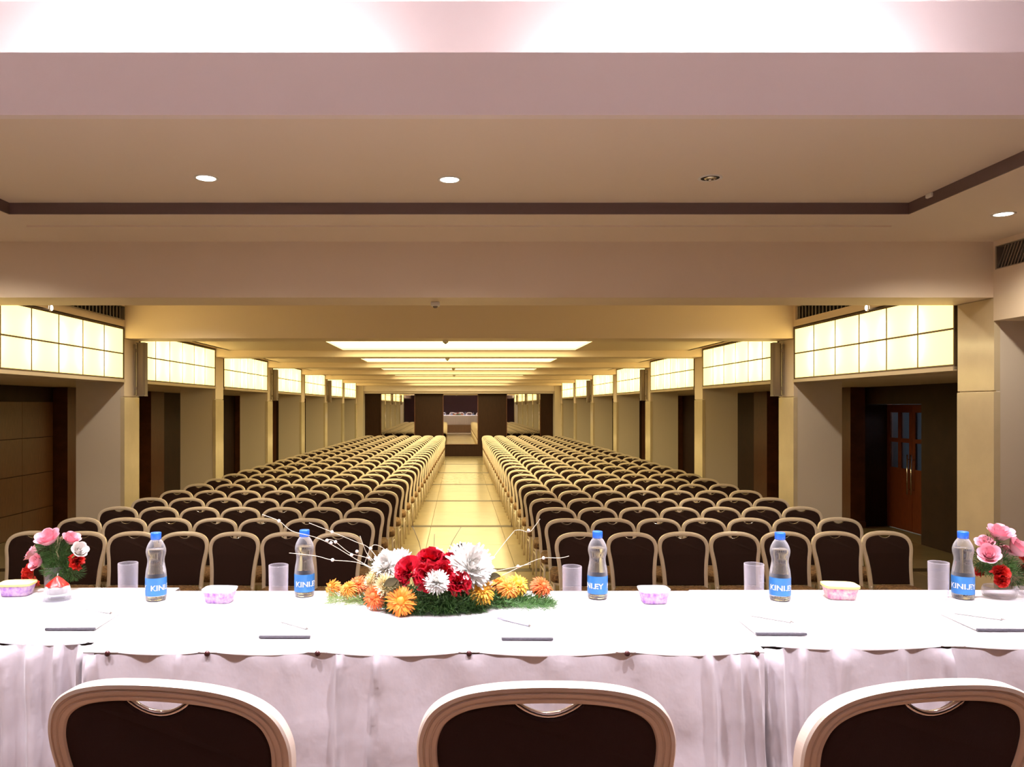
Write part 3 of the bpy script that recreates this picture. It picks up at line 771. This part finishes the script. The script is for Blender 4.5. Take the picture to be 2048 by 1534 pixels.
# tumblers
gl = MB().lathe([(.001, .0), (.031, .0), (.0325, .002), (.0345, .128), (.0338, .130), (.0330, .129), (.0308, .018), (.028, .013), (.001, .012)], 32, cap=False).mesh('tumbler', M['thinglass'])
for (px, py, lab) in ((256, 1199, 'beside the votive candle'), (557, 1204, 'left of no cloth joint, near the beaded twigs'), (1144, 1207, 'at the orange tail of the centrepiece'), (1508, 1201, 'beside the bottle next to the cloth joint'), (1877, 1197, 'beside the bottle near the rose bowl')):
    x, y = T(px, py)
    if px == 557: lab = 'under the tips of the beaded twigs'
    tag(obj('drinking_glass', gl, None, (x, y, TZ0+.001)), 'empty straight drinking glass '+lab, 'glass', 'drinking glasses on the head table')
# snack tubs
def tub(px, py, w, d, h, rz, lab, yellow, pm):
    x, y = T(px, py)
    t = thing('snack_tub', (x, y+d*.4, TZ0+.001), lab, 'tub', 'snack tubs on the head table', R(rz))
    def ringb(sc, z, n=28):
        r = []
        for i in range(n):
            a = 2*math.pi*i/n; c_, s_ = math.cos(a), math.sin(a); e = .45
            r.append((math.copysign(abs(c_)**e, c_)*w/2*sc, math.copysign(abs(s_)**e, s_)*d/2*sc, z))
        return r
    def shell(lv, cap=False):
        n = 28; v = []; f = []
        for (sc, z) in lv: v += ringb(sc, z)
        for k in range(len(lv)-1):
            for i in range(n):
                j = (i+1) % n; f.append((k*n+i, k*n+j, (k+1)*n+j, (k+1)*n+i))
        f.append(tuple(range(n-1, -1, -1)))
        if cap: f.append(tuple((len(lv)-1)*n+i for i in range(n)))
        return MB().add(v, f)
    shell([(.76, .0), (.80, .004), (.955, h*.78)], True).build('printed_tub', M[pm], t)
    if yellow: shell([(1.0, h*.80), (1.03, h*.84), (1.03, h*.98), (1.0, h)], True).build('lid', M['yellowlid'], t)
    else:
        shell([(.96, h*.785), (1.0, h*.84), (1.04, h*.97), (1.02, h)], True).build('lid', M['film'], t)
    return t
tub(24, 1194, .118, .085, .046, 6, 'printed snack tub with a yellow top beside the votive candle', True, 'print')
tub(434, 1208, .112, .080, .048, -3, 'clear-lidded snack tub with purple print near the beaded twigs', False, 'print')
tub(1312, 1209, .105, .080, .050, 2, 'clear-lidded snack tub with purple print on the door side of the centrepiece', False, 'print')
tub(1690, 1201, .118, .090, .050, -8, 'printed snack tub with a pale yellow top and pink print', True, 'print2')
# writing pads with pens
for i, (px, py, rz) in enumerate(((140, 1262, 1), (569, 1278, 0), (1055, 1282, -.5), (1563, 1272, -1), (2005, 1264, -1))):
    x, y = T(px, py)
    nb = ['facing the votive candle', 'facing the beaded twigs', 'facing the centrepiece, with a pen on it', 'just past the cloth joint', 'facing the rose bowl'][i]
    t = thing('writing_pad', (x, y, TZ0+.002), 'white writing pad with a dark bound edge, '+nb, 'notepad', 'writing pads on the head table', R(rz))
    MB().bevbox(-.075, .075, .004, .19, 0, .006, .001).build('paper_block', M['paper'], t)
    MB().bevbox(-.076, .076, -.002, .006, 0, .0075, .001).build('binding', M['binding'], t)
    px2, py2 = [(197, 1229), (590, 1258), (1030, 1252), (1545, 1245), (1960, 1240)][i]
    x2, y2 = T(px2, py2)
    p = thing('pen', (x2, y2, TZ0+.012), 'slim %s pen lying on the writing pad %s' % ('grey' if i == 2 else 'white', nb.split(',')[0]), 'pen', 'pens on the writing pads', R([-25, -40, -42, -40, -38][i]))
    mm = M['pen'] if i == 2 else M['paper']
    MB().tube([(-.07, 0, 0), (.055, 0, 0)], .0035, 8).build('barrel', mm, p)
    MB().tube([(.055, 0, 0), (.068, 0, 0)], .0034, 8, r2=.0008).build('tip', M['chrome'], p)
    MB().box(-.068, -.035, -.001, .001, .0034, .0052).build('clip', M['chrome'], p)
# votive candle
x, y = T(115, 1199)
t = thing('votive_candle', (x, y, TZ0+.001), 'small flared glass candle with white and red layers', 'candle')
MB().lathe([(.001, 0), (.049, 0), (.051, .003), (.040, .046), (.0385, .047), (.037, .045), (.046, .006), (.001, .004)], 32, cap=False).build('glass_cup', M['film'], t)
MB().lathe([(.034, .022), (.0350, .030), (.0358, .040), (.037, .049), (.001, .050)], 28, cap=True).build('white_layer', M['wax'], t)
def dome(u, v):
    a = 2*math.pi*u; r = .037*(1-v)**.9+.0005; w = 1+.06*math.sin(a*6+v*3)
    return (r*w*math.cos(a), r*w*math.sin(a), .050+.034*v**.85)
MB().grid(dome, 36, 10).build('red_top', M['redwax'], t)
MB().tube([(0, 0, .08), (.001, 0, .092)], .0012, 6).build('wick', M['wax'], t)

# ------------------------------------------------------------------ flowers
def frame_of(nrm):
    n_ = Vector(nrm).normalized(); a = n_.cross(Vector((0, 0, 1)))
    if a.length < .05: a = Vector((1, 0, 0))
    a.normalize(); b = n_.cross(a); return n_, a, b
def petal_flower(c, nrm, r, layers, seed, wid, curl, length_seg=4, jit=.12):
    """layers: list of (count, elevation deg, length factor); narrow petals round a centre"""
    rg = random.Random(seed); c = Vector(c); n_, a, b = frame_of(nrm); mb = MB()
    for (cnt, el, lf) in layers:
        for i in range(cnt):
            th = 2*math.pi*(i+rg.uniform(-.3, .3))/cnt; e = R(el+rg.uniform(-9, 9)); L = r*lf*(1+rg.uniform(-jit, jit))
            d = a*math.cos(th)+b*math.sin(th); side = n_.cross(d)
            pts = []
            for k in range(length_seg+1):
                u = k/length_seg; ee = e+R(curl)*u
                if k == 0: p = c+d*r*.06
                else: p = prev+(d*math.cos(ee)+n_*math.sin(ee))*(L/length_seg)
                prev = p; w = wid*r*(.35+.65*math.sin(math.pi*min(.5+u*.45, .95)) if u < .5 else (1-(u-.5)**2*2.6))
                pts.append((p-side*w+n_*w*.35, p, p+side*w+n_*w*.35))
            v = [q for tri in pts for q in tri]; f = []
            for k in range(length_seg):
                f += [(3*k, 3*k+1, 3*k+4, 3*k+3), (3*k+1, 3*k+2, 3*k+5, 3*k+4)]
            mb.add(v, f, True)
    mb.sphere(c+n_*r*.12, r*.26, 10, 6)
    return mb
def rose(c, nrm, r, seed):
    rg = random.Random(seed); c = Vector(c); n_, a, b = frame_of(nrm); mb = MB()
    for (cnt, rr, hh, op) in ((3, .22, .78, .05), (4, .40, .80, .12), (5, .62, .80, .12), (6, .86, .74, .28)):
        off = rg.random()*6
        for i in range(cnt):
            th0 = off+2*math.pi*i/cnt; span = 2*math.pi/cnt*1.35; sc = rg.uniform(.92, 1.06)
            def fn(u, v, th0=th0, span=span, rr=rr, hh=hh, op=op, sc=sc):
                th = th0+(u-.5)*span; edge = 1-.35*abs(2*u-1)**2.2
                vv = v*edge
                rad = r*sc*(rr*(.35+.65*vv**.6)+op*.55*vv**3)
                h = r*(hh*1.25*vv-.35-op*.42*vv**4)
                return c+a*rad*math.cos(th)+b*rad*math.sin(th)+n_*h
            mb.grid(fn, 6, 6)
    mb.sphere(c-n_*r*.1, r*.22, 8, 6)
    return mb
def ruffle(c, nrm, r, seed, cnt=26):
    rg = random.Random(seed); c = Vector(c); n_, a, b = frame_of(nrm); mb = MB()
    for i in range(cnt):
        th0 = rg.uniform(0, 6.283); el = R(rg.uniform(2, 85)); ph = rg.uniform(0, 6); L = r*rg.uniform(.8, 1.05)
        d = a*math.cos(th0)+b*math.sin(th0); side = n_.cross(d)
        def fn(u, v):
            w = r*.62*(u-.5)*2*v**.7
            out = (d*math.cos(el)+n_*math.sin(el)); nn = (n_*math.cos(el)-d*math.sin(el))
            return c+out*L*(.1+.9*v)*(1-.18*abs(2*u-1)**2)+side*w+nn*r*.13*math.sin(u*13+ph)*v**1.5
        mb.grid(fn, 8, 4)
    return mb
def blades(region, cnt, ln, wd, seed, zmin=None):
    """thin fern needles; region(rg) -> (point, direction)"""
    rg = random.Random(seed); mb = MB()
    for i in range(cnt):
        p, d = region(rg); p = Vector(p); d = Vector(d).normalized(); L = ln*rg.uniform(.5, 1.2)
        s = d.cross(Vector((rg.uniform(-1, 1), rg.uniform(-1, 1), rg.uniform(-1, 1))))
        if s.length < .05: continue
        s.normalize(); s *= wd; e = p+d*L; mid = p+d*L*.5+Vector((0, 0, -.08*L))
        if zmin is not None:
            for q in (p, mid, e): q.z = max(q.z, zmin+rg.random()*.003)
        mb.add([p-s*.4, p+s*.4, mid+s, mid-s, e], [(0, 1, 2, 3), (3, 2, 4)])
    return mb
def Q(px, py, d): return Vector(((px-VX)*d/F, d, CZ-(py-VY)*d/F))
def rr_(px, d): return px*d/F
def soft_leaf(p, d, up, L, w):
    p = Vector(p); d = Vector(d).normalized(); s = d.cross(Vector(up)).normalized(); n_ = s.cross(d)
    return MB().grid(lambda u, v: p+d*L*v+s*w*(u-.5)*2*math.sin(math.pi*min(.97, max(v, .03)))**.8+n_*(.25*w*abs(2*u-1)-.25*L*v*v), 4, 8)

# centrepiece
cx, cy = T(890, 1208); cz = TZ0
CT = thing('flower_centrepiece', (cx, cy, cz), 'large centrepiece of red, white and orange flowers with beaded twigs', 'flowers')
inv = Vector((-cx, -cy, -cz))
def loc(v): return Vector(v)+inv
cam_dir = Vector((0, -1, .35))
MB().lathe([(.001, .001), (.07, .001), (.09, .015), (.085, .035), (.001, .04)], 28, cap=False).build('flower_base', M['fern'], CT)
def reg_c(rg):
    u = rg.gauss(0, .45); u = max(-1.1, min(1.1, u)); a = rg.uniform(0, 6.283)
    x = u*.27+.02; s = max(.1, 1-abs(u)*.75); rad = rg.random()**.5
    p = Vector((x, math.cos(a)*.11*rad*s, .010+abs(math.sin(a))*.075*rad*s))
    d = Vector((rg.gauss(u*.8, .6), rg.gauss(math.cos(a)*.8-.3, .5), rg.gauss(.25, .55))); return p, d
def reg_f(rg):
    u = rg.uniform(-1, 1); p = Vector((-.03+.17*u, -.075-.085*rg.random()*(1-.6*u*u), .006+abs(rg.gauss(0, .036)))); return p, Vector((rg.gauss(0, .6), rg.gauss(-.8, .5), rg.gauss(.25, .5)))
tag(blades(reg_f, 4800, .040, .0009, 14, .002).build('fern_foliage', M['fern'], CT), kind='stuff')
tag(blades(reg_c, 5200, .042, .0009, 11, .002).build('fern_foliage', M['fern'], CT), kind='stuff')
def reg_r(rg):
    u = rg.random(); p = Vector((.10+.27*u, rg.gauss(-.02, .035), .008+abs(rg.gauss(0, .02))*(1.1-u))); return p, Vector((rg.gauss(.7, .6), rg.gauss(-.2, .6), rg.gauss(.15, .5)))
tag(blades(reg_r, 2300, .038, .0009, 12, .002).build('fern_foliage', M['leaf'], CT), kind='stuff')
def reg_l(rg):
    u = rg.random(); p = Vector((-.14-.27*u, rg.gauss(.01, .03), .006+abs(rg.gauss(0, .014)))); return p, Vector((rg.gauss(-.7, .6), rg.gauss(-.2, .6), rg.gauss(.2, .5)))
tag(blades(reg_l, 1200, .038, .0007, 13, .002).build('fern_foliage', M['stem'], CT), kind='stuff')
mum_l = [(24, -35, 1), (30, -15, 1), (32, 3, 1), (30, 20, .95), (28, 36, .86), (22, 52, .74), (16, 66, .58), (10, 80, .4)]
ger_l = [(26, -35, 1), (30, -18, 1), (28, -2, .95), (26, 14, .85), (20, 32, .68), (14, 52, .48), (8, 75, .3)]
def fl(name, mb, m, label=None):
    mb.v = [(v[0], v[1], max(v[2], .002)) for v in mb.v]
    o = mb.build(name, M[m], CT)
    if label: o['label'] = label
    return o
for i, (px, py, r, d, nv) in enumerate(((822, 1146, 34, 2.60, (-.5, -.8, .5)), (862, 1130, 36, 2.64, (-.1, -.7, .7)), (902, 1136, 34, 2.64, (.3, -.7, .7)), (916, 1166, 30, 2.57, (.4, -.8, .3)), (856, 1152, 34, 2.57, (-.1, -.9, .45)), (885, 1150, 30, 2.58, (.1, -.9, .5)))):
    fl('red_bloom', ruffle(loc(Q(px, py, d)), nv, rr_(r, d), 40+i, 22), 'red')
for i, (px, py, r, d, nv) in enumerate(((940, 1134, 47, 2.61, (.45, -.8, .5)), (925, 1115, 30, 2.72, (.1, -.6, .8)), (775, 1132, 32, 2.68, (-.5, -.7, .5)), (873, 1163, 25, 2.53, (0, -.75, .75)), (958, 1160, 28, 2.63, (.7, -.7, .2)), (868, 1112, 20, 2.74, (0, -.3, .9)), (800, 1120, 24, 2.72, (-.3, -.5, .8)))):
    fl('white_chrysanthemum', petal_flower(loc(Q(px, py, d)), nv, rr_(r, d), mum_l, 60+i, .105, 18), 'mum')
for i, (px, py, r, d, nv) in enumerate(((756, 1146, 20, 2.68, (-.8, -.5, .3)), (772, 1172, 24, 2.60, (-.5, -.8, .1)), (742, 1160, 16, 2.66, (-.9, -.4, .1)))):
    fl('cream_chrysanthemum', petal_flower(loc(Q(px, py, d)), nv, rr_(r, d), mum_l, 80+i, .08, 18), 'cream_mum')
for i, (px, py, r, d, nv, m) in enumerate(((662, 1174, 20, 2.78, (-.6, -.5, .5), 'orange'), (715, 1168, 26, 2.74, (-.3, -.5, .8), 'orange2'), (695, 1176, 22, 2.72, (-.4, -.5, .7), 'orange'), (748, 1192, 28, 2.60, (-.4, -.9, .35), 'orange2'), (802, 1202, 33, 2.53, (-.05, -.95, .35), 'orange'),
        (964, 1180, 31, 2.585, (.2, -.75, .75), 'yellow_or'), (1002, 1164, 26, 2.70, (.2, -.5, .8), 'orange'), (1036, 1168, 28, 2.70, (.3, -.6, .7), 'yellow_or'), (1018, 1176, 24, 2.66, (.2, -.7, .6), 'orange'), (1086, 1172, 25, 2.72, (.5, -.6, .5), 'orange2'))):
    c_ = loc(Q(px, py, d)); c_.z = max(c_.z, .020)
    fl('orange_flower', petal_flower(c_, nv, rr_(r, d), ger_l, 90+i, .075, -34), m)
for i, (px, py, d, dr) in enumerate(((795, 1160, 2.56, (-.5, -.3, -.1)), (780, 1165, 2.57, (.4, -.6, .1)), (915, 1112, 2.64, (.3, -.2, .8)), (760, 1140, 2.7, (-.6, -.2, .6)), (975, 1158, 2.6, (.5, -.4, .3)))):
    fl('dark_leaf', soft_leaf(loc(Q(px, py, d)), dr, (0, -.6, .8), .05, .018), 'darkleaf')
fl('stem', MB().tube([loc(Q(875, 1172, 2.52)), loc(Q(876, 1196, 2.53))], .0022, 6), 'stem')
# beaded twigs (pixel path of each twig at its own distance)
tw = [([(770, 1150), (718, 1122), (668, 1092), (632, 1075), (584, 1062), (558, 1042), (524, 1029)], [(558, 1042), (654, 1081), (662, 1086), (703, 1110)], 2.74),
      ([(765, 1148), (738, 1118), (700, 1106), (668, 1082), (652, 1080)], [(671, 1084), (714, 1103), (738, 1116)], 2.76),
      ([(775, 1146), (740, 1098), (712, 1084), (664, 1064), (618, 1046)], [(664, 1064)], 2.82),
      ([(770, 1152), (718, 1126), (664, 1120), (632, 1112), (578, 1106)], [(665, 1120)], 2.70),
      ([(790, 1140), (772, 1102), (752, 1090), (741, 1097), (728, 1130)], [(741, 1097), (772, 1102)], 2.78),
      ([(765, 1140), (736, 1110), (728, 1094), (720, 1072)], [], 2.80),
      ([(960, 1150), (1036, 1133), (1062, 1128)], [(1036, 1133)], 2.74), ([(985, 1160), (1062, 1124), (1088, 1116), (1120, 1116), (1138, 1112)], [(1087, 1116)], 2.84),
      ([(960, 1150), (1020, 1072), (1036, 1060), (1058, 1064), (1070, 1052), (1080, 1038)], [(1057, 1061)], 2.84)]
for (pth, bd, d) in tw:
    pp = [loc(Q(a, b, d-(.10 if j == 0 else 0))) for j, (a, b) in enumerate(pth)]
    sm_ = []
    for j in range(len(pp)-1):
        q0, q1, q2, q3 = pp[max(j-1, 0)], pp[j], pp[j+1], pp[min(j+2, len(pp)-1)]
        for k in range(6):
            u = k/6; sm_.append(.5*((2*q1)+(q2-q0)*u+(2*q0-5*q1+4*q2-q3)*u*u+(3*q1-q0-3*q2+q3)*u**3))
    o = fl('beaded_twig', MB().tube(sm_+[pp[-1]], .0012, 6), 'twig')
    for (a, b) in bd: MB().sphere(loc(Q(a, b, d)), .0062, 10, 6).build('bead', M['bead'], o)
for pth in ([(846, 1120), (838, 1085), (825, 1052)], [(868, 1115), (868, 1092), (869, 1068)], [(892, 1115), (905, 1082), (922, 1054)]):
    fl('wire_spray', MB().tube([loc(Q(a, b, 2.72)) for (a, b) in pth], .0009, 5), 'wire')

# rose vase (beside the candle) and rose bowl (other end)
def bouquet(name, px, py, lab, roses, reds, white, greens, bowl, cat, seed):
    x, y = T(px, py)
    t = thing(name, (x, y, TZ0+.001), lab, cat); iv = -t.location
    if bowl: prof = [(.001, 0), (.040, 0), (.052, .004), (.056, .020), (.050, .038), (.047, .038), (.052, .020), (.046, .007), (.001, .005)]
    else: prof = [(.001, 0), (.030, 0), (.033, .004), (.036, .085), (.034, .086), (.031, .008), (.001, .006)]
    MB().lathe(prof, 28, cap=False).build('vase', M['thinglass'], t)
    for i, (a, b, r, dd) in enumerate(roses):
        c_ = Q(a, b, y+dd)+iv; nv = (c_-Vector((0, 0, .09))).normalized()+Vector((0, -.55, .25)); rr = rr_(r, y+dd)
        MB_ = rose(c_, nv, rr*1.22, seed+i); o = MB_.build('rose', M['rosew'] if i in white else M['rose'], t)
        MB().tube([c_-nv.normalized()*rr*.3, c_*.5+Vector((0, 0, .02)), Vector((0, 0, .03))], .002, 6).build('stem', M['stem'], o)
    for i, (a, b, r, dd) in enumerate(reds):
        c_ = Q(a, b, y+dd)+iv; nv = (c_-Vector((0, 0, .07))).normalized()+Vector((0, -.6, .1))
        ruffle(c_, nv, rr_(r, y+dd), seed+50+i, 24).build('red_bloom', M['scarlet'], t)
    for i, (a, b, r, n_) in enumerate(greens):
        c_ = Q(a, b, y)+iv; rad = rr_(r, y)
        def rg_(rg, c_=c_, rad=rad):
            v = Vector((rg.gauss(0, 1), rg.gauss(0, 1), rg.gauss(0, 1))).normalized(); return c_+v*rad*rg.random()**.4*.8, v+Vector((0, -.3, .1))
        tag(blades(rg_, n_, .024, .0009, seed+80+i, .03).build('fern_foliage', M['leaf'] if i % 2 else M['fern'], t), kind='stuff')
    return t
bouquet('rose_vase', 108, 1178, 'glass vase of pink and red roses behind the votive candle',
        [(97, 1079, 21, -.02), (142, 1080, 16, .02), (66, 1108, 15, .02), (75, 1125, 15, -.04), (158, 1101, 15, -.03)], [(68, 1148, 24, .0), (74, 1160, 13, .03), (152, 1124, 19, .0)], (4,), [(115, 1108, 32, 1500), (118, 1132, 34, 1500), (142, 1142, 24, 700), (90, 1095, 16, 300)], False, 'flowers', 200)
bouquet('rose_bowl', 1998, 1194, 'low glass bowl of pink roses and red blooms at the table end',
        [(1999, 1069, 21, 0), (1970, 1088, 15, .0), (1978, 1111, 18, -.05), (2012, 1106, 17, .01), (2036, 1100, 22, -.02), (2070, 1110, 20, 0)], [(1998, 1147, 20, -.04), (2003, 1160, 15, -.05), (2046, 1146, 18, 0), (1964, 1143, 14, .03), (2046, 1122, 15, .04)], (), [(1965, 1118, 24, 600), (2000, 1126, 34, 1100), (2026, 1150, 26, 700), (1970, 1132, 18, 300), (1985, 1090, 20, 300)], True, 'flowers', 300)
x, y = T(2052, 1196)
tag(MB().lathe([(.001, 0), (.030, 0), (.050, .012), (.056, .026), (.053, .026), (.046, .014), (.028, .004), (.001, .003)], 28, cap=False).build('glass_dish', M['thinglass'], None, (x+.035, y+.02, TZ0+.001)), 'shallow clear glass dish beside the rose bowl', 'dish')

# small accent lamps on the moulding above the two nearest light boxes
for sx in (-1, 1):
    t = thing('accent_lamp', (sx*(XW-.001), 7.77, 3.055), 'tiny bright lamp on the moulding above the %s' % ('glazed double doors' if sx > 0 else 'grooved wood panelling'), 'lamp')
    MB().lathe([(.034, 0), (.034, .010), (.028, .012)], 20, cap=False).build('lamp_ring', M['whiteplastic'], t).rotation_euler = (0, R(-90*sx), 0)
    MB().lathe([(.028, .010), (.018, .016), (.001, .018)], 20, cap=False).build('lamp_lens', M['lamp'], t).rotation_euler = (0, R(-90*sx), 0)
